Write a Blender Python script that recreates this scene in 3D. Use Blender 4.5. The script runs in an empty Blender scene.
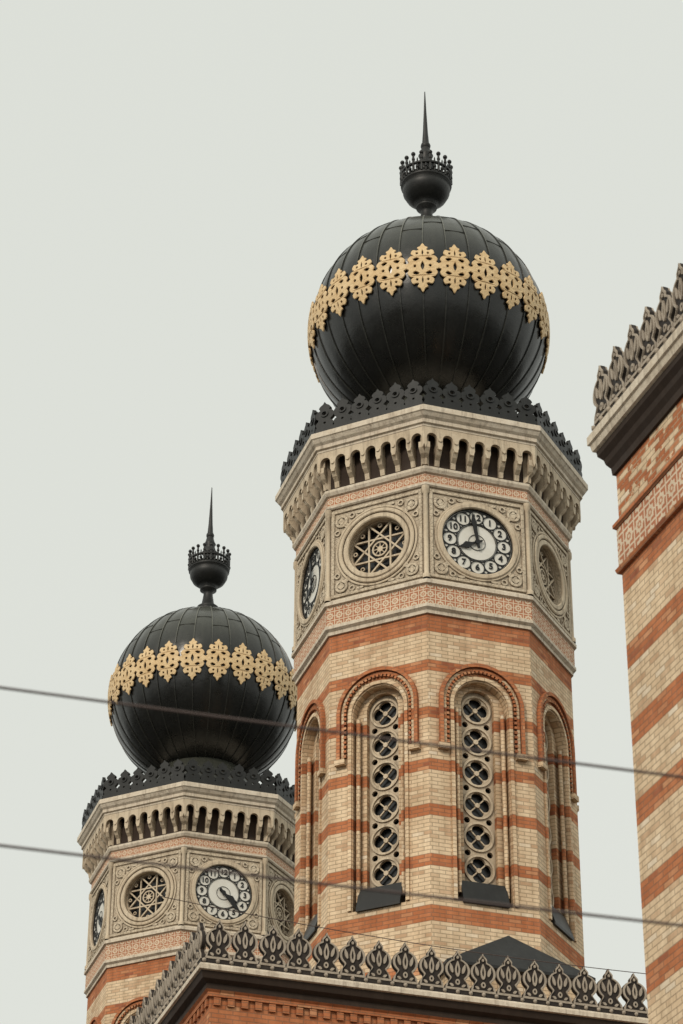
import bpy, math, random
from math import sin, cos, pi, radians, sqrt, floor
random.seed(4)
scene = bpy.context.scene
COL = scene.collection

# ------------------------------------------------------------------ helpers
class MB:
    def __init__(s): s.v=[]; s.f=[]; s.m=[]; s.sm=[]
    def add(s, vs, fs, mat=0, smooth=False):
        o=len(s.v); s.v+= [tuple(p) for p in vs]
        for f in fs:
            s.f.append(tuple(i+o for i in f)); s.m.append(mat); s.sm.append(smooth)
    def done(s, name, mats, parent=None):
        me=bpy.data.meshes.new(name); me.from_pydata(s.v,[],s.f); 
        for m in mats: me.materials.append(m)
        me.polygons.foreach_set('material_index', s.m)
        me.polygons.foreach_set('use_smooth', s.sm)
        me.update()
        uv=me.uv_layers.new(name='UVMap').data
        for p in me.polygons:
            n=p.normal
            h=sqrt(n.x*n.x+n.y*n.y)
            if h>0.3: tx,ty=-n.y/h, n.x/h
            for li in p.loop_indices:
                c=me.vertices[me.loops[li].vertex_index].co
                if h>0.3: uv[li].uv=(c.x*tx+c.y*ty+50, c.z+50)
                else: uv[li].uv=(c.x+50,c.y+50)
        ob=bpy.data.objects.new(name, me); COL.objects.link(ob)
        if parent: ob.parent=parent
        return ob

def obj2mesh(cu):
    ob=bpy.data.objects.new('t',cu); COL.objects.link(ob)
    bpy.context.view_layer.update()
    dg=bpy.context.evaluated_depsgraph_get()
    me=bpy.data.meshes.new_from_object(ob.evaluated_get(dg))
    vs=[tuple(v.co) for v in me.vertices]; fs=[tuple(p.vertices) for p in me.polygons]
    bpy.data.objects.remove(ob); bpy.data.meshes.remove(me); bpy.data.curves.remove(cu)
    return vs,fs
def shape(loops,t,bev=0.0):
    cu=bpy.data.curves.new('t','CURVE'); cu.dimensions='2D'; cu.fill_mode='BOTH'; cu.extrude=max(t/2-bev,0)
    if bev: cu.bevel_depth=bev; cu.bevel_resolution=0
    for lp in loops:
        sp=cu.splines.new('POLY'); sp.points.add(len(lp)-1)
        for i,(x,y) in enumerate(lp): sp.points[i].co=(x,y,0,1)
        sp.use_cyclic_u=True
    return obj2mesh(cu)
def text(s,size,t):
    cu=bpy.data.curves.new('t','FONT'); cu.body=s; cu.size=size; cu.align_x='CENTER'; cu.align_y='CENTER'; cu.extrude=t/2
    cu.offset=0.004
    return obj2mesh(cu)
def circ(cx,cy,r,n=32): return [(cx+r*cos(2*pi*i/n),cy+r*sin(2*pi*i/n)) for i in range(n)]
def arch(hw,zb,zs,n=20):
    return [(-hw,zb),(hw,zb)]+[(hw*cos(pi*i/n),zs+hw*sin(pi*i/n)) for i in range(n+1)]
def rect(x0,x1,y0,y1): return [(x0,y0),(x1,y0),(x1,y1),(x0,y1)]
def quat(cx,cy,r,n=40,lobes=4,amp=.28):
    o=[]
    for i in range(n):
        a=2*pi*i/n; rr=r*(1-amp+amp*abs(cos(lobes/2*a))**.7); o.append((cx+rr*cos(a),cy+rr*sin(a)))
    return o
def smooth_loop(p,sub=3):
    n=len(p); o=[]
    for i in range(n):
        p0,p1,p2,p3=p[i-1],p[i],p[(i+1)%n],p[(i+2)%n]
        for k in range(sub):
            t=k/sub
            o.append(tuple(.5*((2*p1[j])+(-p0[j]+p2[j])*t+(2*p0[j]-5*p1[j]+4*p2[j]-p3[j])*t*t+(-p0[j]+3*p1[j]-3*p2[j]+p3[j])*t**3) for j in (0,1)))
    return o
def mirror(h):  # right half, top to bottom
    return h+[(-x,y) for x,y in reversed(h) if abs(x)>1e-6]
class Fr:
    def __init__(s,tdeg,ox=0,oy=0):
        t=radians(tdeg); s.n=(sin(t),-cos(t)); s.T=(cos(t),sin(t)); s.o=(ox,oy)
    def p(s,x,y,w): return (s.o[0]+s.T[0]*x+s.n[0]*w, s.o[1]+s.T[1]*x+s.n[1]*w, y)
def put(mb,sh,fr,x=0,z=0,w=0,mat=0,rot=0,sc=1,smooth=False):
    c,s_=cos(rot)*sc,sin(rot)*sc
    mb.add([fr.p(x+a*c-b*s_, z+a*s_+b*c, w+d) for a,b,d in sh[0]], sh[1], mat, smooth)
def box(mb,fr,x0,x1,z0,z1,w0,w1,mat=0):
    vs=[fr.p(x,z,w) for w in (w0,w1) for z in (z0,z1) for x in (x0,x1)]
    mb.add(vs,[(4,5,7,6),(1,0,2,3),(0,4,6,2),(5,1,3,7),(6,7,3,2),(0,1,5,4)],mat)
def prism(mb,fr,prof,x0,x1,mat=0):
    n=len(prof); vs=[fr.p(x,z,w) for x in (x0,x1) for w,z in prof]
    fs=[tuple(range(n))[::-1],tuple(range(n,2*n))]+[(i,(i+1)%n,n+(i+1)%n,n+i) for i in range(n)]
    mb.add(vs,fs,mat)
def lathe(mb,prof,n,mat=0,smooth=True,phase=0.0,cx=0,cy=0):
    vs=[];
    for r,z in prof:
        for i in range(n):
            a=phase+2*pi*i/n; vs.append((cx+r*cos(a),cy+r*sin(a),z))
    fs=[]
    for j in range(len(prof)-1):
        for i in range(n):
            a=j*n+i; b=j*n+(i+1)%n; fs.append((a,b,b+n,a+n))
    mb.add(vs,fs,mat,smooth)
def octp(mb,prof,mat=0):
    lathe(mb,prof,8,mat,False,radians(22.5))
def rectp(mb,x0,x1,y0,y1,prof,mat=0):
    vs=[]
    for o,z in prof: vs+=[(x0-o,y0-o,z),(x1+o,y0-o,z),(x1+o,y1+o,z),(x0-o,y1+o,z)]
    fs=[]
    for j in range(len(prof)-1):
        for i in range(4):
            a=j*4+i;b=j*4+(i+1)%4; fs.append((a,b,b+4,a+4))
    mb.add(vs,fs,mat)
def ball(mb,c,r,mat=0,n=10):
    vs=[];fs=[]
    for j in range(n//2+1):
        la=-pi/2+pi*j/(n//2)
        for i in range(n): vs.append((c[0]+r*cos(la)*cos(2*pi*i/n),c[1]+r*cos(la)*sin(2*pi*i/n),c[2]+r*sin(la)))
    for j in range(n//2):
        for i in range(n): fs.append((j*n+i,j*n+(i+1)%n,(j+1)*n+(i+1)%n,(j+1)*n+i))
    mb.add(vs,fs,mat,True)

# ------------------------------------------------------------------ materials
class NT:
    def __init__(s,name):
        s.m=bpy.data.materials.new(name); s.m.use_nodes=True; s.t=s.m.node_tree; s.t.nodes.clear()
        s.out=s.t.nodes.new('ShaderNodeOutputMaterial'); s.b=s.t.nodes.new('ShaderNodeBsdfPrincipled')
        s.t.links.new(s.b.outputs[0],s.out.inputs[0])
    def n(s,k): return s.t.nodes.new(k)
    def L(s,a,b):
        if isinstance(a,bpy.types.NodeSocket): s.t.links.new(a,b)
        else:
            if isinstance(a,(tuple,list)) and len(a)==3 and b.type=='RGBA': a=(*a,1)
            b.default_value=a
    def math(s,op,a,b=0.0,c=None,clamp=False):
        n=s.n('ShaderNodeMath'); n.operation=op; n.use_clamp=clamp; s.L(a,n.inputs[0]); s.L(b,n.inputs[1])
        if c is not None: s.L(c,n.inputs[2])
        return n.outputs[0]
    def mix(s,f,a,b,mode='MIX'):
        n=s.n('ShaderNodeMix'); n.data_type='RGBA'; n.blend_type=mode
        s.L(f,n.inputs[0]); s.L(a,n.inputs[6]); s.L(b,n.inputs[7]); return n.outputs[2]
    def co(s,which='Object'):
        return s.n('ShaderNodeTexCoord').outputs[which]
    def mapv(s,v,sc):
        n=s.n('ShaderNodeMapping'); s.L(v,n.inputs[0]); n.inputs['Scale'].default_value=sc; return n.outputs[0]
    def noise(s,v,scale,detail=4,rough=.6):
        n=s.n('ShaderNodeTexNoise'); s.L(v,n.inputs['Vector']); n.inputs['Scale'].default_value=scale
        n.inputs['Detail'].default_value=detail; n.inputs['Roughness'].default_value=rough; return n.outputs[0]
    def rng(s,v,a,b,c=0.,d=1.):
        n=s.n('ShaderNodeMapRange'); s.L(v,n.inputs[0]); 
        for i,x in enumerate((a,b,c,d)): n.inputs[i+1].default_value=x
        return n.outputs[0]
    def bump(s,h,st,dist=.02):
        n=s.n('ShaderNodeBump'); n.inputs['Strength'].default_value=st; n.inputs['Distance'].default_value=dist
        s.L(h,n.inputs['Height']); s.L(n.outputs[0],s.b.inputs['Normal'])
    def ao(s,d):
        n=s.n('ShaderNodeAmbientOcclusion'); n.samples=3; n.inputs['Distance'].default_value=d; return n.outputs['AO']
    def fin(s,col,rough=.8,spec=.3,metal=0.):
        s.L(col,s.b.inputs['Base Color']); s.L(rough,s.b.inputs['Roughness']); s.b.inputs['Specular IOR Level'].default_value=spec
        s.b.inputs['Metallic'].default_value=metal; return s.m

ROW=.086
def brick_mat(name,bands,top_mottle=None):
    m=NT(name); uv=m.n('ShaderNodeUVMap'); uv.uv_map='UVMap'
    br=m.n('ShaderNodeTexBrick'); m.L(uv.outputs[0],br.inputs['Vector'])
    br.inputs['Color1'].default_value=(0,0,0,1); br.inputs['Color2'].default_value=(1,1,1,1); br.inputs['Mortar'].default_value=(.5,.5,.5,1)
    br.inputs['Scale'].default_value=1; br.inputs['Mortar Size'].default_value=.010; br.inputs['Mortar Smooth'].default_value=.25
    br.inputs['Brick Width'].default_value=.27; br.inputs['Row Height'].default_value=ROW
    sx=m.n('ShaderNodeSeparateXYZ'); m.L(uv.outputs[0],sx.inputs[0])
    vq=m.math('MULTIPLY',m.math('FLOOR',m.math('DIVIDE',sx.outputs[1],ROW)),ROW)
    mask=0.0
    for c,h in bands:
        b=m.math('LESS_THAN',m.math('ABSOLUTE',m.math('SUBTRACT',vq,c+50-ROW/2)),h)
        mask=b if isinstance(mask,float) else m.math('MAXIMUM',mask,b)
    rnd=m.n('ShaderNodeSeparateColor'); m.L(br.outputs['Color'],rnd.inputs[0]); r=rnd.outputs[0]
    oc=m.co()
    if top_mottle:
        z0,z1=top_mottle
        zone=m.math('MULTIPLY',m.math('GREATER_THAN',vq,z0+50),m.math('LESS_THAN',vq,z1+50))
        mask=m.math('MAXIMUM',mask,m.math('MULTIPLY',zone,m.math('GREATER_THAN',m.math('ADD',r,m.rng(m.noise(oc,2.5),.3,.7,-.2,.2)),.55)))
    cream=m.mix(r,(.97,.76,.52),(.87,.645,.42))
    cream=m.mix(m.rng(r,.80,.97),cream,(.72,.48,.30))
    cream=m.mix(m.rng(r,.10,.0),cream,(.98,.83,.64))
    org=m.mix(r,(.68,.265,.12),(.54,.185,.08))
    org=m.mix(m.rng(r,.82,.95),org,(.76,.38,.20))
    org=m.mix(m.rng(r,.12,.0),org,(.40,.14,.075))
    c=m.mix(mask,cream,org)
    c=m.mix(m.math('MULTIPLY',br.outputs['Fac'],.85),c,m.mix(mask,(.52,.38,.25),(.38,.19,.11)))
    n1=m.noise(oc,.7,5); n2=m.noise(m.mapv(oc,(3,3,.25)),1.5,5,.65); n3=m.noise(oc,4.5,5,.7)
    dirt=m.math('MULTIPLY',m.rng(n1,.3,.7,.86,1.04),m.rng(n2,.38,.75,1.03,.74))
    dirt=m.math('MULTIPLY',dirt,m.rng(n3,.3,.7,.91,1.06))
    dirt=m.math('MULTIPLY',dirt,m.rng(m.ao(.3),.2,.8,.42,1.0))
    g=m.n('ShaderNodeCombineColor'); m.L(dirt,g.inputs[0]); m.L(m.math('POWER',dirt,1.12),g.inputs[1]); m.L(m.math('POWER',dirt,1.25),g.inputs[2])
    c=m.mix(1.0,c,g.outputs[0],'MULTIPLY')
    h=m.math('ADD',m.math('MULTIPLY',br.outputs['Fac'],-1),m.math('MULTIPLY',m.noise(oc,30,3),.35))
    h=m.math('ADD',h,m.math('MULTIPLY',r,.35))
    m.bump(h,.6,.012)
    return m.fin(c,.88,.2)
def stone_mat(name,c1,c2,dark=(.15,.105,.07),aod=.25,rel=0):
    m=NT(name); oc=m.co(); n=m.noise(oc,1.3,6,.65); n2=m.noise(m.mapv(oc,(4,4,.5)),2,6,.7); n3=m.noise(oc,7,5,.7)
    c=m.mix(m.rng(n,.3,.7),c1,c2)
    c=m.mix(m.rng(n3,.35,.75,0,.35),c,(.47,.33,.21))
    c=m.mix(m.rng(n2,.49,.73,0,.65),c,dark)
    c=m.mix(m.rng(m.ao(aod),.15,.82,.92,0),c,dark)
    h=m.noise(oc,22,5)
    if rel:
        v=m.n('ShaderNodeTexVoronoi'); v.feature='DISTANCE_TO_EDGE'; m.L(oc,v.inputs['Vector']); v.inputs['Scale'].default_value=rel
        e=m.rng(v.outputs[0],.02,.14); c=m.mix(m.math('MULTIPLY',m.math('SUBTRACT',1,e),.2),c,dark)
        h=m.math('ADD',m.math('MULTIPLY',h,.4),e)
    m.bump(h,.5,.02); return m.fin(c,.85,.25)
def metal_mat(name,c1,c2,rough=.42,streak=.35,spec=.5,bump=.15,top=None):
    m=NT(name); oc=m.co(); n=m.noise(oc,1.6,6,.7); n2=m.noise(m.mapv(oc,(3,3,.5)),2.2,6,.7)
    c=m.mix(m.rng(n2,.45,.8,0,streak),c1,c2)
    if top:   # sky sheen painted into the colour: paler where sheets face up, broken by noise
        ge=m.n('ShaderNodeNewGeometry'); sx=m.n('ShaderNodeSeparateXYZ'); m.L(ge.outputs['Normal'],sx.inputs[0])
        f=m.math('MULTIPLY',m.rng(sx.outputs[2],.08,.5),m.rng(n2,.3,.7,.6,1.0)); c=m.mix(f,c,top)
    rr=m.rng(n,.3,.7,rough-.08,rough+.12)
    m.bump(m.noise(oc,6,4),bump,.03); return m.fin(c,rr,spec)
def star_mat(name,cell,vc):
    m=NT(name); uv=m.n('ShaderNodeUVMap'); uv.uv_map='UVMap'; sx=m.n('ShaderNodeSeparateXYZ'); m.L(uv.outputs[0],sx.inputs[0])
    def cellc(s_,off): return m.math('ABSOLUTE',m.math('SUBTRACT',m.math('FRACT',m.math('ADD',m.math('DIVIDE',m.math('SUBTRACT',s_,off),cell),.5)),.5))
    x=cellc(sx.outputs[0],50.0); y=cellc(sx.outputs[1],vc+50)
    sq=m.math('MAXIMUM',x,y); di=m.math('MULTIPLY',m.math('ADD',x,y),.72)
    st=m.math('MINIMUM',sq,di)
    star=m.math('LESS_THAN',st,.30); inner=m.math('LESS_THAN',st,.15); core=m.math('LESS_THAN',st,.07)
    link=m.math('LESS_THAN',m.math('MINIMUM',x,y),.035); edge=m.math('GREATER_THAN',sq,.45)
    oc=m.co(); n=m.noise(oc,3,5)
    terr=m.mix(m.rng(n,.3,.7),(.58,.24,.13),(.44,.17,.09)); crm=m.mix(m.rng(n,.3,.7),(.84,.69,.51),(.68,.53,.38))
    c=m.mix(m.math('MAXIMUM',link,edge),terr,crm); c=m.mix(star,c,crm); c=m.mix(inner,c,(.54,.25,.14)); c=m.mix(core,c,crm)
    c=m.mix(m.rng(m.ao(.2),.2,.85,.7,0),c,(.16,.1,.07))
    m.bump(star,.6,.02); return m.fin(c,.85,.2)

TB=[(27.62,.22),(26.6,.13),(25.45,.13),(24.29,.13),(23.2,.13),(22.1,.13),(20.95,.15),(19.8,.13)]
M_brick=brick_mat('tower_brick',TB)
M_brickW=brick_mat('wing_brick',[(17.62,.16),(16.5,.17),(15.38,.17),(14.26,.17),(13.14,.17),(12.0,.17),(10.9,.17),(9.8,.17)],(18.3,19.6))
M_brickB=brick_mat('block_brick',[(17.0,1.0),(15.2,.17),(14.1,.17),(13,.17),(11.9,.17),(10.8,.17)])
M_orange=brick_mat('red_brick_trim',[(0,200)])
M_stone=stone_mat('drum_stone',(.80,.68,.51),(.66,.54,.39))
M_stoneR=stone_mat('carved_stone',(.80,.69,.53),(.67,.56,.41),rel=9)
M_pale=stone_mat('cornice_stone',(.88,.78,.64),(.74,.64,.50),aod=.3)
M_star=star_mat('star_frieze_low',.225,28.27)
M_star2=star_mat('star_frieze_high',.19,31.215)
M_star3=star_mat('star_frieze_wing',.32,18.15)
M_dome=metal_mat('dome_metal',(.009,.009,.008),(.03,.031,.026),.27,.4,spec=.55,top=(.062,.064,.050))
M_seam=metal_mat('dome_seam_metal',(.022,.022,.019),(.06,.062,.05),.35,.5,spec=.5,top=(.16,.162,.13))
M_iron=metal_mat('iron_crest',(.012,.012,.011),(.04,.041,.035),.48,.35,.45)
M_rim=metal_mat('weathered_crest_paint',(.46,.39,.31),(.13,.10,.08),.75,.75,.2)
M_back=metal_mat('crest_backing',(.032,.025,.021),(.09,.072,.058),.65,.6,.25)
M_dark=metal_mat('dark_eave_and_shade',(.045,.030,.022),(.08,.055,.04),.7,.5,.2)
g=NT('gilding'); oc=g.co(); 
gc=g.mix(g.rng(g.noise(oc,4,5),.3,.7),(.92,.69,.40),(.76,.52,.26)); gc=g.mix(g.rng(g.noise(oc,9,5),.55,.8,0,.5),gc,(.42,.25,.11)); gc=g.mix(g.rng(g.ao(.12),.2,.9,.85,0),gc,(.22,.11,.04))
g.bump(g.noise(oc,14,4),.6,.025); M_gold=g.fin(gc,.55,.35,0)
g=NT('window_glass'); M_glass=g.fin(g.mix(g.rng(g.noise(g.co(),3),.35,.65),(.008,.009,.01),(.03,.03,.03)),.25,.5)
g=NT('clock_enamel'); M_white=g.fin(g.mix(g.rng(g.noise(g.co(),2.5,5),.35,.75),(.86,.84,.77),(.74,.70,.61)),.5,.4)
g=NT('clock_black'); M_black=g.fin((.012,.012,.012),.5,.4)

# ------------------------------------------------------------------ shared ornament shapes
crest_half=[(0,1.0),(.045,.92),(.13,.86),(.17,.78),(.13,.71),(.21,.68),(.265,.58),(.25,.46),(.19,.40),(.17,.345),(.22,.31),(.265,.23),(.24,.15),(.24,.12),(.27,.05),(.29,.0),(.29,-.02),(0,-.02)]
CREST=shape([smooth_loop(mirror(crest_half),2),circ(0,.57,.05,12),circ(0,.26,.04,10)],.09)
CRR=shape([circ(0,.57,.115,14),circ(0,.57,.07,14)],.03)
def pl(cx,cy,r,lx,ly,rot=0,n=14):   # teardrop
    o=[]
    for i in range(n):
        a=2*pi*i/n; x=lx*cos(a)*(1-.55*max(0,sin(a))); y=ly*sin(a); c,s=cos(rot),sin(rot); o.append((cx+x*c-y*s,cy+x*s+y*c))
    return o
leaf_half=[(0,1.0),(.03,.94),(.09,.89),(.135,.84),(.13,.77),(.22,.74),(.33,.67),(.405,.55),(.40,.43),(.33,.34),(.25,.28),(.29,.21),(.38,.13),(.40,.04),(.40,0),(0,0)]
lf=smooth_loop(mirror(leaf_half),2)
def scl(lp,sx,sy,cy=.5): return [(x*sx,cy+(y-cy)*sy) for x,y in lp]
LEAF=shape([lf],.07)
LRIM=[shape([scl(lf,.98,.985),scl(lf,.82,.88)],.035),
      shape([pl(0,.53,0,.085,.20),pl(0,.52,0,.035,.11)],.03),
      shape([pl(.205,.54,0,.05,.13,-.35)],.03),
      shape([pl(-.205,.54,0,.05,.13,.35)],.03),
      shape([circ(0,.82,.04,8)],.03),
      shape([circ(0,.20,.075,12),circ(0,.20,.035,12)],.03),
      shape([pl(.2,.12,0,.035,.07,-1.2)],.03),shape([pl(-.2,.12,0,.035,.07,1.2)],.03)]
def leaf(mb,fr,x,z,w,W,H):
    W*=random.uniform(.97,1.03); H*=random.uniform(.975,1.02); tl=random.uniform(-.02,.02)
    def pp(sh,dw,mat): mb.add([fr.p(x+a*W+tl*b,z+b*H,w+dw+d) for a,b,d in sh[0]],sh[1],mat)
    pp(LEAF,0,0)
    for s in LRIM: pp(s,.045,1); pp(s,-.045,1)

# ------------------------------------------------------------------ tower
C8=cos(radians(22.5)); S8=sin(radians(22.5))
def build_tower_parts():
    P={}
    R=3.07; a=R*C8; hw=R*S8
    mb=MB()
    octp(mb,[(R,-1.6),(R,20.4)],0)
    WALL=shape([rect(-hw,hw,20.4,27.82),arch(.60,21.28,25.75)],.30)
    IN=shape([rect(-.66,.66,21.2,26.45),arch(.37,21.5,25.88)],.16)
    for k in range(8):
        fr=Fr(45*k); put(mb,WALL,fr,w=a-.15); put(mb,IN,fr,w=a-.15-.13)
    P['shaft']=(mb,[M_brick])
    mb=MB()
    def archring(r0,r1,zb,zs,t,n=22):
        lp=[(r1,zb)]+[(r1*cos(pi*i/n),zs+r1*sin(pi*i/n)) for i in range(n+1)]+[(-r1,zb),(-r0,zb)]+[(r0*cos(pi-pi*i/n),zs+r0*sin(pi-pi*i/n)) for i in range(n+1)]+[(r0,zb)]
        return shape([lp],t)
    HOOD=archring(.87,.95,24.75,25.80,.12); HOOD2=archring(.79,.855,24.75,25.80,.05); HOOD3=archring(.62,.70,21.3,25.76,.05)
    TR=[arch(.40,21.6,25.86)]
    zc=[22.16+.735*i for i in range(6)]
    for z in zc: TR.append(quat(0,z,.28))
    for z in zc[:-1]:
        for sx in (-1,1): TR.append(circ(sx*.245,z+.3675,.07,8))
    TRAC=shape(TR,.07)
    RNG=shape([circ(0,0,.335,28),circ(0,0,.29,28)],.04)
    BOSS=shape([circ(0,0,.07,10)],.05)
    CR1=shape([rect(-.27,.27,-.014,.014)],.04)
    for k in range(8):
        fr=Fr(45*k)
        put(mb,HOOD,fr,w=a+.035,mat=1); put(mb,HOOD2,fr,w=a+.02,mat=0); put(mb,HOOD3,fr,w=a+.015,mat=0)
        n=26
        TOOTH=([(x0,y0,w0) for w0 in(-.03,.03) for y0 in(-.03,.03) for x0 in(-.03,.03)],[(4,5,7,6),(1,0,2,3),(0,4,6,2),(5,1,3,7),(6,7,3,2),(0,1,5,4)])
        for i in range(n+1):
            an=pi*i/n; x,z=.765*cos(an),25.80+.765*sin(an)
            put(mb,TOOTH,fr,x=x,z=z,w=a+.03,mat=1,rot=an)
        for s_ in (-1,1):
            for j in range(9): 
                z=24.82+j*.11; box(mb,fr,s_*.765-.03,s_*.765+.03,z-.03,z+.03,a,a+.06,1)
            box(mb,fr,s_*.87-.12,s_*.87+.12,24.62,24.745,a-.01,a+.12,0)
            lathe(mb,[(.05,21.5),(.05,25.7)],8,0,True,cx=fr.p(s_*.52,0,a-.10)[0],cy=fr.p(s_*.52,0,a-.10)[1])
        put(mb,TRAC,fr,w=a-.36,mat=2)
        for z in zc: put(mb,RNG,fr,z=z,w=a-.31,mat=2); put(mb,BOSS,fr,z=z,w=a-.36,mat=2,sc=.8); put(mb,CR1,fr,z=z,w=a-.38,mat=2,rot=pi/4); put(mb,CR1,fr,z=z,w=a-.38,mat=2,rot=-pi/4)
        box(mb,fr,-.7,.7,21.0,26.5,a-.6,a-.46,3)
        prism(mb,fr,[(a-.45,21.3),(a+.06,21.25),(a+.06,21.31),(a-.10,21.78),(a-.45,21.95)],-.50,.50,4)
    P['window_trim']=(mb,[M_brick,M_orange,M_stone,M_glass,M_iron])
    mb=MB()
    octp(mb,[(3.05,27.815),(3.12,27.82),(3.12,27.90),(3.19,27.95),(3.19,28.02),(3.16,28.04)],0)
    octp(mb,[(3.16,28.04),(3.16,28.50)],1)
    octp(mb,[(3.16,28.50),(3.22,28.52),(3.22,28.60),(3.15,28.66),(3.0,28.67)],0)
    octp(mb,[(3.0,30.98),(3.16,31.0),(3.19,31.03),(3.19,31.08),(3.15,31.10)],0)
    octp(mb,[(3.15,31.10),(3.15,31.33)],2)
    octp(mb,[(3.15,31.33),(3.20,31.35),(3.24,31.42),(3.24,31.48),(3.17,31.5)],0)
    P['drum_bands']=(mb,[M_pale,M_star,M_star2])
    mb=MB(); R2=3.12; a2=R2*C8; h2=R2*S8; zc0=29.80
    PAN_C=shape([rect(-h2,h2,28.6,31.05),circ(0,zc0,.84,56)],.24)
    PAN_W=shape([rect(-h2,h2,28.6,31.05),circ(0,zc0,.70,56)],.24)
    FRM=shape([rect(-h2+.09,h2-.09,28.72,30.93),rect(-h2+.15,h2-.15,28.78,30.87)],.05,.012)
    R_a=shape([circ(0,0,.93,56),circ(0,0,.85,56)],.09,.02)
    R_b=shape([circ(0,0,.99,56),circ(0,0,.955,56)],.05,.01)
    R_w1=shape([circ(0,0,.91,56),circ(0,0,.85,56)],.09,.02)
    R_w2=shape([circ(0,0,.79,56),circ(0,0,.71,56)],.07,.02)
    SP=shape([circ(0,0,.15,20),circ(0,0,.10,20)],.05,.01); SPD=shape([quat(0,0,.085,24)],.04)
    SP2=shape([circ(0,0,.075,14),circ(0,0,.04,14)],.04)
    LF=shape([smooth_loop([(0,.17),(.055,.06),(.03,-.09),(-.03,-.09),(-.055,.06)],3)],.04)
    for k in range(8):
        fr=Fr(45*k); ck=(k%2==0)
        put(mb,PAN_C if ck else PAN_W,fr,w=a2-.12,mat=0)
        put(mb,FRM,fr,w=a2+.01,mat=0)
        if ck: put(mb,R_a,fr,z=zc0,w=a2+.02,mat=1); put(mb,R_b,fr,z=zc0,w=a2+.01,mat=1)
        else:
            put(mb,R_b,fr,z=zc0,w=a2+.01,mat=1); put(mb,R_w1,fr,z=zc0,w=a2+.02,mat=1); put(mb,R_w2,fr,z=zc0,w=a2+.02,mat=1)
        for sx in(-1,1):
            for sz in(-1,1):
                put(mb,SP,fr,x=sx*.86,z=zc0+sz*.83,w=a2+.015,mat=0); put(mb,SPD,fr,x=sx*.86,z=zc0+sz*.83,w=a2+.015,mat=0)
                put(mb,SP2,fr,x=sx*.60,z=zc0+sz*.93,w=a2+.012,mat=0); put(mb,SP2,fr,x=sx*.96,z=zc0+sz*.55,w=a2+.012,mat=0)
                put(mb,LF,fr,x=sx*.72,z=zc0+sz*.69,w=a2+.012,mat=0,rot=-sx*sz*pi/4)
                put(mb,LF,fr,x=sx*.38,z=zc0+sz*.97,w=a2+.012,mat=0,rot=pi/2,sc=.6)
        x,y,_=fr.p(h2,0,a2)
        lathe(mb,[(.09,28.66),(.09,28.76),(.055,28.80),(.055,30.80),(.09,30.86),(.09,31.0)],10,1,True,cx=x,cy=y)
    P['drum_panels']=(mb,[M_stoneR,M_stone])
    mb=MB()
    RR=shape([circ(0,0,.71,48),circ(0,0,.67,48)],.08); RI=shape([circ(0,0,.19,24),circ(0,0,.155,24)],.05)
    GD=shape([circ(0,0,.75,40)],.04); HUB=shape([quat(0,0,.085,32,8,.3)],.04); TIP=shape([circ(0,0,.055,10),circ(0,0,.03,10)],.04)
    lathe_r=shape([circ(0,0,.735,48),circ(0,0,.70,48)],.22)
    for k in (1,3,5,7):
        fr=Fr(45*k)
        put(mb,GD,fr,z=zc0,w=a2-.34,mat=1)
        put(mb,lathe_r,fr,z=zc0,w=a2-.22,mat=0)
        put(mb,RR,fr,z=zc0,w=a2-.16,mat=0); put(mb,RI,fr,z=zc0,w=a2-.17,mat=0); put(mb,HUB,fr,z=zc0,w=a2-.17,mat=0)
        for i in range(8):
            p0=radians(45*i+22.5); p1=radians(45*(i+3)+22.5); r=.69
            x0,y0,x1,y1=r*cos(p0),r*sin(p0),r*cos(p1),r*sin(p1); L=math.hypot(x1-x0,y1-y0)
            S=([(x_,y_,w_) for w_ in(-.025,.025) for y_ in(-.020,.020) for x_ in(-L/2,L/2)],[(4,5,7,6),(1,0,2,3),(0,4,6,2),(5,1,3,7),(6,7,3,2),(0,1,5,4)])
            put(mb,S,fr,x=(x0+x1)/2,z=zc0+(y0+y1)/2,w=a2-.17+i*.002,mat=0,rot=math.atan2(y1-y0,x1-x0))
            q=radians(45*i); put(mb,TIP,fr,x=.60*cos(q),z=zc0+.60*sin(q),w=a2-.17,mat=0)
            S=([(x_,y_,w_) for w_ in(-.02,.02) for y_ in(-.009,.009) for x_ in(.08,.16)],[(4,5,7,6),(1,0,2,3),(0,4,6,2),(5,1,3,7),(6,7,3,2),(0,1,5,4)])
            put(mb,S,fr,z=zc0,w=a2-.175,mat=0,rot=q)
    P['star_windows']=(mb,[M_stone,M_glass])
    mb=MB()
    DISC=shape([circ(0,0,.845,56)],.04); OUT=shape([circ(0,0,.835,64),circ(0,0,.815,64)],.02)
    lat=[circ(0,0,.798,64),circ(0,0,.468,64)]
    for i in range(12):
        an=2*pi*i/12; lat.append(circ(.632*cos(an),.632*sin(an),.153,24))
        am=an+pi/12
        for (rr,dd,s_) in ((.742,.040,1),(.515,.026,1)): lat.append(circ(rr*cos(am),rr*sin(am),dd,8))
    LAT=shape(lat,.02); IN2=shape([circ(0,0,.45,48),circ(0,0,.442,48)],.015); IN3=shape([circ(0,0,.2,32),circ(0,0,.192,32)],.015)
    NUM=[text(str(i),.21,.015) for i in range(1,13)]
    for k in (0,2,4,6):
        fr=Fr(45*k)
        put(mb,DISC,fr,z=zc0,w=a2-.06,mat=0); put(mb,OUT,fr,z=zc0,w=a2-.028,mat=1); put(mb,LAT,fr,z=zc0,w=a2-.028,mat=1)
        put(mb,IN2,fr,z=zc0,w=a2-.028,mat=1); put(mb,IN3,fr,z=zc0,w=a2-.028,mat=1)
        for i in range(12):
            an=pi/2-2*pi*(i+1)/12; put(mb,NUM[i],fr,x=.632*cos(an),z=zc0+.632*sin(an),w=a2-.026,mat=1)
    P['clock_dials']=(mb,[M_white,M_black])
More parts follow.
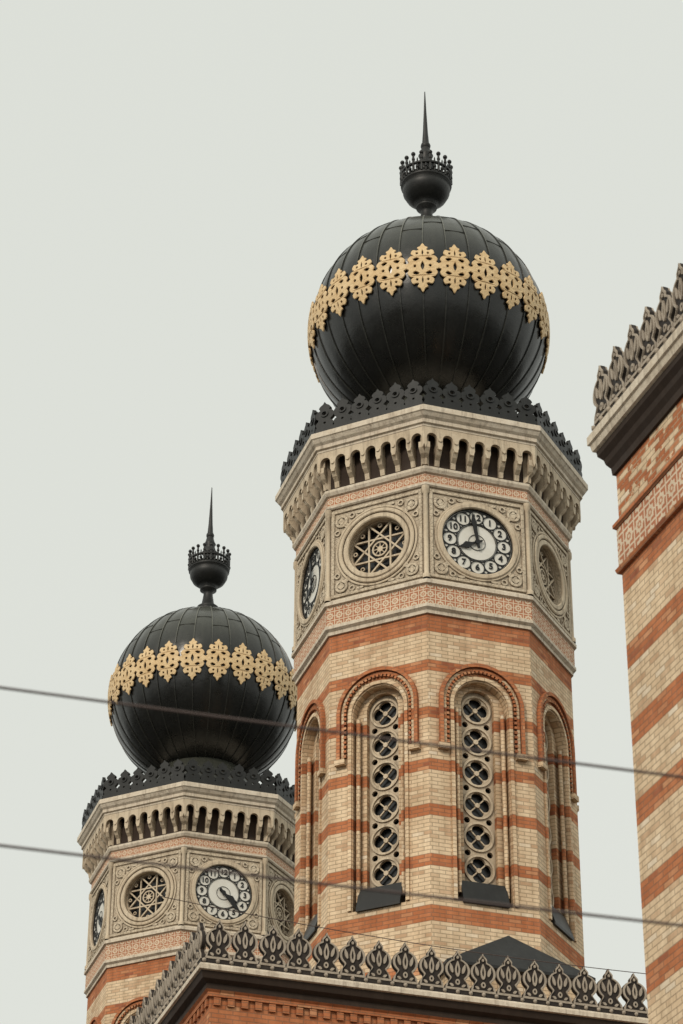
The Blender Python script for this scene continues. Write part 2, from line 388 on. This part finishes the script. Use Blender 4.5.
    mb=MB(); R3=3.16; a3=R3*C8
    octp(mb,[(R3,31.49),(R3,32.42)],2)  # niche depth shade painted in as a dark back wall
    Rf=3.46; af=Rf*C8; hf=Rf*S8; N=7; sp=2*hf/N
    loop=[(-hf,32.40),(-hf,31.93)]
    for i in range(N):
        c=-hf+sp*(i+.5); r=sp*.33
        loop+=[(c-sp*.5+.035,31.83),(c-r,31.93)]
        loop+=[(c-r*1.0,32.06)]+[(c+r*cos(pi-pi*j/8),32.10+r*1.05*sin(pi-pi*j/8)) for j in range(9)]+[(c+r,32.06),(c+r,31.93),(c+sp*.5-.035,31.83)]
    loop+=[(hf,31.93),(hf,32.40)]
    PL=shape([loop],.10)
    for k in range(8):
        fr=Fr(45*k)
        put(mb,PL,fr,w=af-.05,mat=0)
        for i in range(N+1):
            c=-hf+sp*i; f=.93 if i in(0,N) else 1
            prism(mb,fr,[(a3-.05,31.5),(a3+.05,31.52),(a3+.08,31.66),(af-.10,31.74),(af-.02,31.86),(af-.02,32.0),(a3-.05,32.0)],c*f-.055,c*f+.055,0)
            prism(mb,fr,[(a3-.05,32.0),(af-.09,32.0),(af-.09,32.38),(a3-.05,32.38)],c*f-.04,c*f+.04,0)
            if 0<i<N: put(mb,BOSS,fr,x=c,z=32.06,w=af+.0,mat=0,sc=.6)
    octp(mb,[(R3,32.38),(3.47,32.385),(3.47,32.44),(3.52,32.46),(3.52,32.55),(3.58,32.60),(3.63,32.68),(3.66,32.70),(3.66,32.83),(3.62,32.85),(2.0,32.95)],1)
    P['cornice']=(mb,[M_stone,M_pale,M_dark])
    mb=MB(); Rc=3.50; ac=Rc*C8; hc=Rc*S8
    for k in range(8):
        fr=Fr(45*k)
        for i in range(6):
            x=-hc+2*hc*(i+.5)/6; tl=random.uniform(-.03,.03); H=.74*random.uniform(.96,1.04)
            for sh,dw in ((CREST,0),(CRR,.055),(CRR,-.055)):
                mb.add([fr.p(x+p*.86+tl*q,32.93+q*H,ac+d+dw) for p,q,d in sh[0]],sh[1],0)
        box(mb,fr,-hc,hc,32.84,33.0,ac-.06,ac+.06,0)
    P['crest']=(mb,[M_iron])
    # dome
    mb=MB(); RD=2.86; zD=37.30
    n=256; prof=[]
    la0=radians(-80)
    for j in range(73):
        la=la0+(radians(84)-la0)*j/72; prof.append((RD*cos(la),zD+RD*sin(la)))
    vs=[];fs=[]
    for r,z in prof:
        for i in range(n):
            an=2*pi*i/n; rr=r*(1+.006*abs(sin(16*an))-.003); vs.append((rr*cos(an),rr*sin(an),z))
    for j in range(len(prof)-1):
        for i in range(n): fs.append((j*n+i,j*n+(i+1)%n,(j+1)*n+(i+1)%n,(j+1)*n+i))
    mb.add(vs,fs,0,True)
    lathe(mb,[(1.7,32.9),(1.6,34.2),(1.3,34.75)],48,0)
    for i in range(32):
        an=2*pi*i/32; tx,ty=-sin(an),cos(an); vs=[];fs=[]; m_=40
        for j in range(m_+1):
            la=la0+(radians(82)-la0)*j/m_
            for rr,s_ in ((RD-.03,-.020),(RD+.022,-.014),(RD+.022,.014),(RD-.03,.020)):
                r=rr*cos(la); vs.append((r*cos(an)+tx*s_,r*sin(an)+ty*s_,zD+rr*sin(la)))
        for j in range(m_):
            for q in range(3): fs.append((j*4+q,j*4+q+1,(j+1)*4+q+1,(j+1)*4+q))
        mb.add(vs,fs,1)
        for la_ in ([24,46,66] if i%2 else [33,56]):
            la=radians(la_+random.uniform(-2,2)); vs=[]
            for t in range(5):
                aa=an+(2*pi/32)*t/4
                for dl,rr in ((-.006,RD-.01),(0,RD+.018),(.006,RD-.01)):
                    r=rr*cos(la+dl); vs.append((r*cos(aa),r*sin(aa),zD+rr*sin(la+dl)))
            fs=[]
            for t in range(4):
                for q in range(2): fs.append((t*3+q,(t+1)*3+q,(t+1)*3+q+1,t*3+q+1))
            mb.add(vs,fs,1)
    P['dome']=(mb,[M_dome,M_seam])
    mb=MB()
    gh=[(0,.68),(.05,.59),(.115,.55),(.08,.48),(.14,.45),(.225,.47),(.265,.37),(.20,.30),(.28,.28),(.345,.19),(.31,.10),(.38,.05),(.38,-.05),(.31,-.10),(.345,-.19),(.28,-.28),(.20,-.30),(.265,-.37),(.225,-.47),(.14,-.45),(.08,-.48),(.115,-.55),(.05,-.59),(0,-.68)]
    gl=smooth_loop(mirror(gh),3)
    holes=[smooth_loop([(0,.13),(.055,0),(0,-.13),(-.055,0)],4)]
    for sx in(-1,1):
        holes.append(circ(sx*.18,0,.045,10)); 
        for sz in(-1,1):
            holes.append(smooth_loop([(sx*.06,sz*.2),(sx*.17,sz*.13),(sx*.24,sz*.2),(sx*.14,sz*.25)],2)); holes.append(circ(sx*.13,sz*.37,.04,8))
    for sz in(-1,1): holes.append(smooth_loop([(0,sz*.49),(.03,sz*.39),(0,sz*.29),(-.03,sz*.39)],3))
    GO=shape([gl]+holes,.05,.012)
    for i in range(24):
        lo=2*pi*(i+.5)/24
        vs=[]
        for x,y,d in GO[0]:
            la=-.035+y*.98/RD; l=lo+x*.98/RD; r=RD+.055+d; vs.append((r*cos(la)*cos(l),r*cos(la)*sin(l),zD+r*sin(la)))
        mb.add(vs,GO[1],0)
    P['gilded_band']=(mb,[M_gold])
    # finial
    mb=MB()
    lathe(mb,[(.72,zD+2.75),(.66,zD+2.85),(.42,zD+2.97),(.30,zD+3.10),(.34,zD+3.17),(.34,zD+3.23),(.20,zD+3.34),(.15,40.95),(.14,41.1),(.26,41.15),(.26,41.22),(.17,41.25),(.34,41.33),(.50,41.46),(.585,41.62),(.60,41.76),(.57,41.80),(.64,41.83),(.64,41.91),(.60,41.93),(.60,42.0),(.2,42.05),(.2,42.45),(.26,42.5),(.2,42.58),(.15,42.75),(.19,42.83),(.15,42.9),(.10,43.1),(.065,43.6),(.035,44.3),(.012,44.95)],28,0)
    lathe(mb,[(.60,42.13),(.66,42.13),(.66,42.19),(.60,42.19),(.60,42.13)],28,0)
    for i in range(18):
        an=2*pi*i/18; x,y=.63*cos(an),.63*sin(an)
        lathe(mb,[(.035,41.9),(.03,42.42)],5,0,True,cx=x,cy=y); ball(mb,(x,y,42.46),.06,0,8); ball(mb,(x,y,42.29),.05,0,6)
        x,y=.63*cos(an+pi/18),.63*sin(an+pi/18)
        lathe(mb,[(.025,41.9),(.02,42.28),(.002,42.33)],5,0,True,cx=x,cy=y); ball(mb,(x,y,42.03),.055,0,6)
    ball(mb,(0,0,43.15),.13,0,12)
    P['finial']=(mb,[M_iron])
    return P

ROT=radians(18)
def empty(name,loc,rot=ROT):
    e=bpy.data.objects.new(name,None); e.location=loc; e.rotation_euler=(0,0,rot); e.empty_display_size=1; COL.objects.link(e); return e
def hands(parent,hour_a,min_a):
    mb=MB(); a2=3.12*C8
    HH=shape([smooth_loop([(-.02,-.1),(.02,-.1),(.022,.1),(.07,.22),(.03,.30),(0,.42),(-.03,.30),(-.07,.22),(-.022,.1)],2)],.02)
    MH=shape([[(-.03,-.16),(.03,-.16),(.035,.1),(.05,.42),(.065,.48),(0,.72),(-.065,.48),(-.05,.42),(-.035,.1)]],.02)
    HB=shape([circ(0,0,.06,16)],.04)
    for k in(0,2,4,6):
        fr=Fr(45*k); put(mb,HH,fr,z=29.80,w=a2+.0,rot=-radians(hour_a),sc=1.2); put(mb,MH,fr,z=29.80,w=a2+.025,rot=-radians(min_a)); put(mb,HB,fr,z=29.80,w=a2+.02)
    mb.done('clock_hands',[M_black],parent)

parts=build_tower_parts()
T1=empty('synagogue_tower',(2.09,52.6,1.6)); T2=empty('synagogue_tower.001',(-4.15,71.9,1.6))
for nm,(mb,mats) in parts.items():
    ob=mb.done(nm,mats,T1)
    o2=bpy.data.objects.new(nm,ob.data); COL.objects.link(o2); o2.parent=T2
hands(T1,246,-9); hands(T2,122,137)

# ------------------------------------------------------------------ base block (front of synagogue) in tower-1 frame
B=empty('synagogue_facade_block',(2.09,52.6,1.6))
mb=MB()
def block(x0,x1,y0,y1,top):
    rectp(mb,x0,x1,y0,y1,[(0,-1.6),(0,top-.55)],0)
    rectp(mb,x0,x1,y0,y1,[(0,top-.55),(.05,top-.54),(.05,top-.46),(.10,top-.42)],1)
    rectp(mb,x0,x1,y0,y1,[(.10,top-.42),(.10,top-.32),(.20,top-.26),(.24,top-.13)],2)  # shade below the slab painted as a dark moulding strip
    rectp(mb,x0,x1,y0,y1,[(.24,top-.13),(.29,top-.12),(.29,top-.04),(.27,top),(-.2,top+.03),(-.3,top-.3)],3)
    mb.add([(x0,y0,top-.3),(x1,y0,top-.3),(x1,y1,top-.3),(x0,y1,top-.3)],[(0,1,2,3)],4)
    for fr,a0,a1 in ((Fr(0,0,y0),x0,x1),(Fr(-90,x0,0),-y1,-y0)):
        k=int((a1-a0)/.26)
        for i in range(k):
            c=a0+(a1-a0)*(i+.5)/k; box(mb,fr,c-.065,c+.065,top-.70,top-.555,0,.045,1)
block(-6.3,6.3,-5,5.2,18.27)
block(-6.6,6.0,14.8,25.0,18.27)
rectp(mb,-4.5,5.5,5.2,14.8,[(0,-1.6),(0,15.5)],0)
mb.add([(-4.5,5.2,15.5),(5.5,5.2,15.5),(5.5,14.8,15.5),(-4.5,14.8,15.5)],[(0,1,2,3)],4)
rectp(mb,6.3,30,-4,24,[(0,-1.6),(0,14.5)],0)
mb.add([(6.3,-4,14.5),(30,-4,14.5),(30,24,14.5),(6.3,24,14.5)],[(0,1,2,3)],4)
mb.done('walls_and_cornice',[M_brickB,M_orange,M_dark,M_pale,M_iron],B)
mb=MB()
def crest_run(fr,x0,x1,z,w,sp,W,H):
    n=round((x1-x0)/sp)
    for i in range(n):
        leaf(mb,fr,x0+(x1-x0)*(i+.5)/n,z+.07,w,W,H)
        for s in (-.5,0):
            ball(mb,fr.p(x0+(x1-x0)*(i+.5+s)/n,z+.035,w+.06),.045,1,6)
    box(mb,fr,x0,x1,z-.02,z+.08,w-.05,w+.05,0)
for (x0,x1,y0,y1) in ((-6.3,6.3,-5,5.2),(-6.6,6.0,14.8,25.0)):
    o=.20
    crest_run(Fr(0,0,y0),x0-o,x1+o,18.29,o,.515,.61,.82)
    crest_run(Fr(-90,x0,0),-y1-o,-y0+o,18.29,o,.515,.61,.82)
mb.done('parapet_crest',[M_back,M_rim],B)
mb=MB()
rectp(mb,-1.4,1.4,-4.5,-2.9,[(0,18.0),(0,19.15)],1)
rectp(mb,-1.4,1.4,-4.5,-2.9,[(0,19.15),(.14,19.16),(.14,19.22)],0)
a_=(-1.54,-4.64,19.22);b_=(1.54,-4.64,19.22);c_=(1.54,-2.76,19.22);d_=(-1.54,-2.76,19.22);r1=(0,-4.0,20.15);r2=(0,-2.76,20.15)
mb.add([a_,b_,c_,d_,r1,r2],[(0,1,4),(1,2,5,4),(3,0,4,5)],0)
mb.done('hipped_roof',[M_iron,M_brick],B)

# ------------------------------------------------------------------ right wing
W=empty('brick_corner_building',(3.74,30.5,1.6),radians(20))
mb=MB(); x0,x1,y0,y1=0,7,-13,0
def rp(prof,mat): rectp(mb,x0,x1,y0,y1,prof,mat)
rp([(0,-1.6),(0,17.75)],0)
rp([(0,17.75),(.05,17.76),(.07,17.82),(.04,17.86)],1)
rp([(.03,17.86),(.03,18.44)],2)
rp([(.04,18.44),(.07,18.47),(.07,18.52),(.0,18.55)],1)
rp([(0,18.55),(0,19.30)],0)
rp([(0,19.30),(.04,19.31),(.05,19.42),(.10,19.50),(.12,19.58),(.18,19.66),(.19,19.74)],3)
rp([(.19,19.74),(.23,19.76),(.25,19.86),(.28,19.88),(.28,20.01),(.25,20.04),(-.5,20.08)],4)
mb.add([(x0,y0,20.05),(x1,y0,20.05),(x1,y1,20.05),(x0,y1,20.05)],[(0,1,2,3)],3)
mb.done('walls_and_cornice',[M_brickW,M_orange,M_star3,M_dark,M_pale],W)
mb=MB()
crest_run(Fr(-90,0,0),-.16,13.2,20.08,.16,.50,.58,.88)
crest_run(Fr(180,0,0),-7.2,.16,20.08,.16,.50,.58,.88)
mb.done('parapet_crest',[M_back,M_rim],W)

# ------------------------------------------------------------------ ground
mb=MB(); mb.add([(-600,-600,0),(600,-600,0),(600,900,0),(-600,900,0)],[(0,1,2,3)])
g=NT('asphalt'); oc=g.co(); g.bump(g.noise(oc,60,4),.4,.01)
mb.done('ground',[g.fin(g.mix(g.noise(oc,.4,6),(.045,.045,.045),(.07,.068,.064)),.9,.2)])
mb=MB()
g=NT('paving'); oc=g.co(); 
mp=g.fin(g.mix(g.noise(oc,1.2,6),(.11,.105,.095),(.16,.15,.135)),.85,.2)
mb.add([(-14,24,.13),(40,24,.13),(40,110,.13),(-14,110,.13),(-14,24,0),(40,24,0),(40,110,0),(-14,110,0)],[(0,1,2,3),(4,5,1,0),(5,6,2,1),(6,7,3,2),(7,4,0,3)])
mb.done('pavement',[mp])

# ------------------------------------------------------------------ overhead cables
g=NT('cable_rubber'); M_cab=g.fin((.10,.072,.065),.6,.3)
def cable(name,p0,p1,sag,r):
    cu=bpy.data.curves.new(name,'CURVE'); cu.dimensions='3D'; cu.bevel_depth=r; cu.bevel_resolution=3
    sp=cu.splines.new('POLY'); n=60; sp.points.add(n)
    for i in range(n+1):
        t=i/n; sp.points[i].co=(p0[0]+(p1[0]-p0[0])*t,p0[1]+(p1[1]-p0[1])*t,p0[2]+(p1[2]-p0[2])*t-4*sag*t*(1-t),1)
    cu.materials.append(M_cab); ob=bpy.data.objects.new(name,cu); COL.objects.link(ob)
cable('overhead_cable',(-10,12,1.6+7.57),(10,12,1.6+4.76),.12,.0075)
cable('overhead_cable.001',(-10,12,1.6+6.54),(10,12,1.6+4.12),.12,.0075)
cable('overhead_cable.002',(-3,41,1.6+17.6),(6.5,43.5,1.6+17.15),.15,.007)

# ------------------------------------------------------------------ light
w=bpy.data.worlds.new('World'); scene.world=w; w.use_nodes=True; nt=w.node_tree; nt.nodes.clear()
o=nt.nodes.new('ShaderNodeOutputWorld'); bg=nt.nodes.new('ShaderNodeBackground'); sky=nt.nodes.new('ShaderNodeTexSky')
sky.sky_type='NISHITA'; sky.sun_disc=False; sky.sun_elevation=radians(32); sky.sun_rotation=radians(208)
hs=nt.nodes.new('ShaderNodeHueSaturation'); hs.inputs['Saturation'].default_value=.12; nt.links.new(sky.outputs[0],hs.inputs['Color'])
mx=nt.nodes.new('ShaderNodeMix'); mx.data_type='RGBA'; mx.inputs[0].default_value=.9; nt.links.new(hs.outputs[0],mx.inputs[6]); mx.inputs[7].default_value=(7.75,7.98,7.38,1)
nt.links.new(mx.outputs[2],bg.inputs[0]); bg.inputs[1].default_value=.1; nt.links.new(bg.outputs[0],o.inputs[0])
sl=bpy.data.lights.new('overcast_sun','SUN'); sl.energy=1.5; sl.angle=radians(12); sl.color=(1,.90,.77)
so=bpy.data.objects.new('overcast_sun',sl); COL.objects.link(so)
from mathutils import Vector, Matrix
az=radians(208); el=radians(32)
d=Vector((sin(az)*cos(el),cos(az)*cos(el),sin(el)))
so.rotation_euler=d.to_track_quat('Z','Y').to_euler()

# ------------------------------------------------------------------ camera
cam=bpy.data.cameras.new('camera'); co_=bpy.data.objects.new('camera',cam); COL.objects.link(co_)
cam.sensor_fit='VERTICAL'; cam.sensor_height=36; cam.lens=2650/1024*36; cam.clip_end=3000; cam.clip_start=.1
M=Matrix.Rotation(radians(90+31.5),4,'X')@Matrix.Rotation(radians(.3),4,'Z')
co_.matrix_world=Matrix.Translation((0,0,1.6))@M
cam.dof.use_dof=True; cam.dof.focus_distance=58; cam.dof.aperture_fstop=3.2
scene.camera=co_
scene.view_settings.view_transform='Standard'; scene.view_settings.look='None'; scene.view_settings.exposure=0
print('DONE',len(bpy.data.objects))
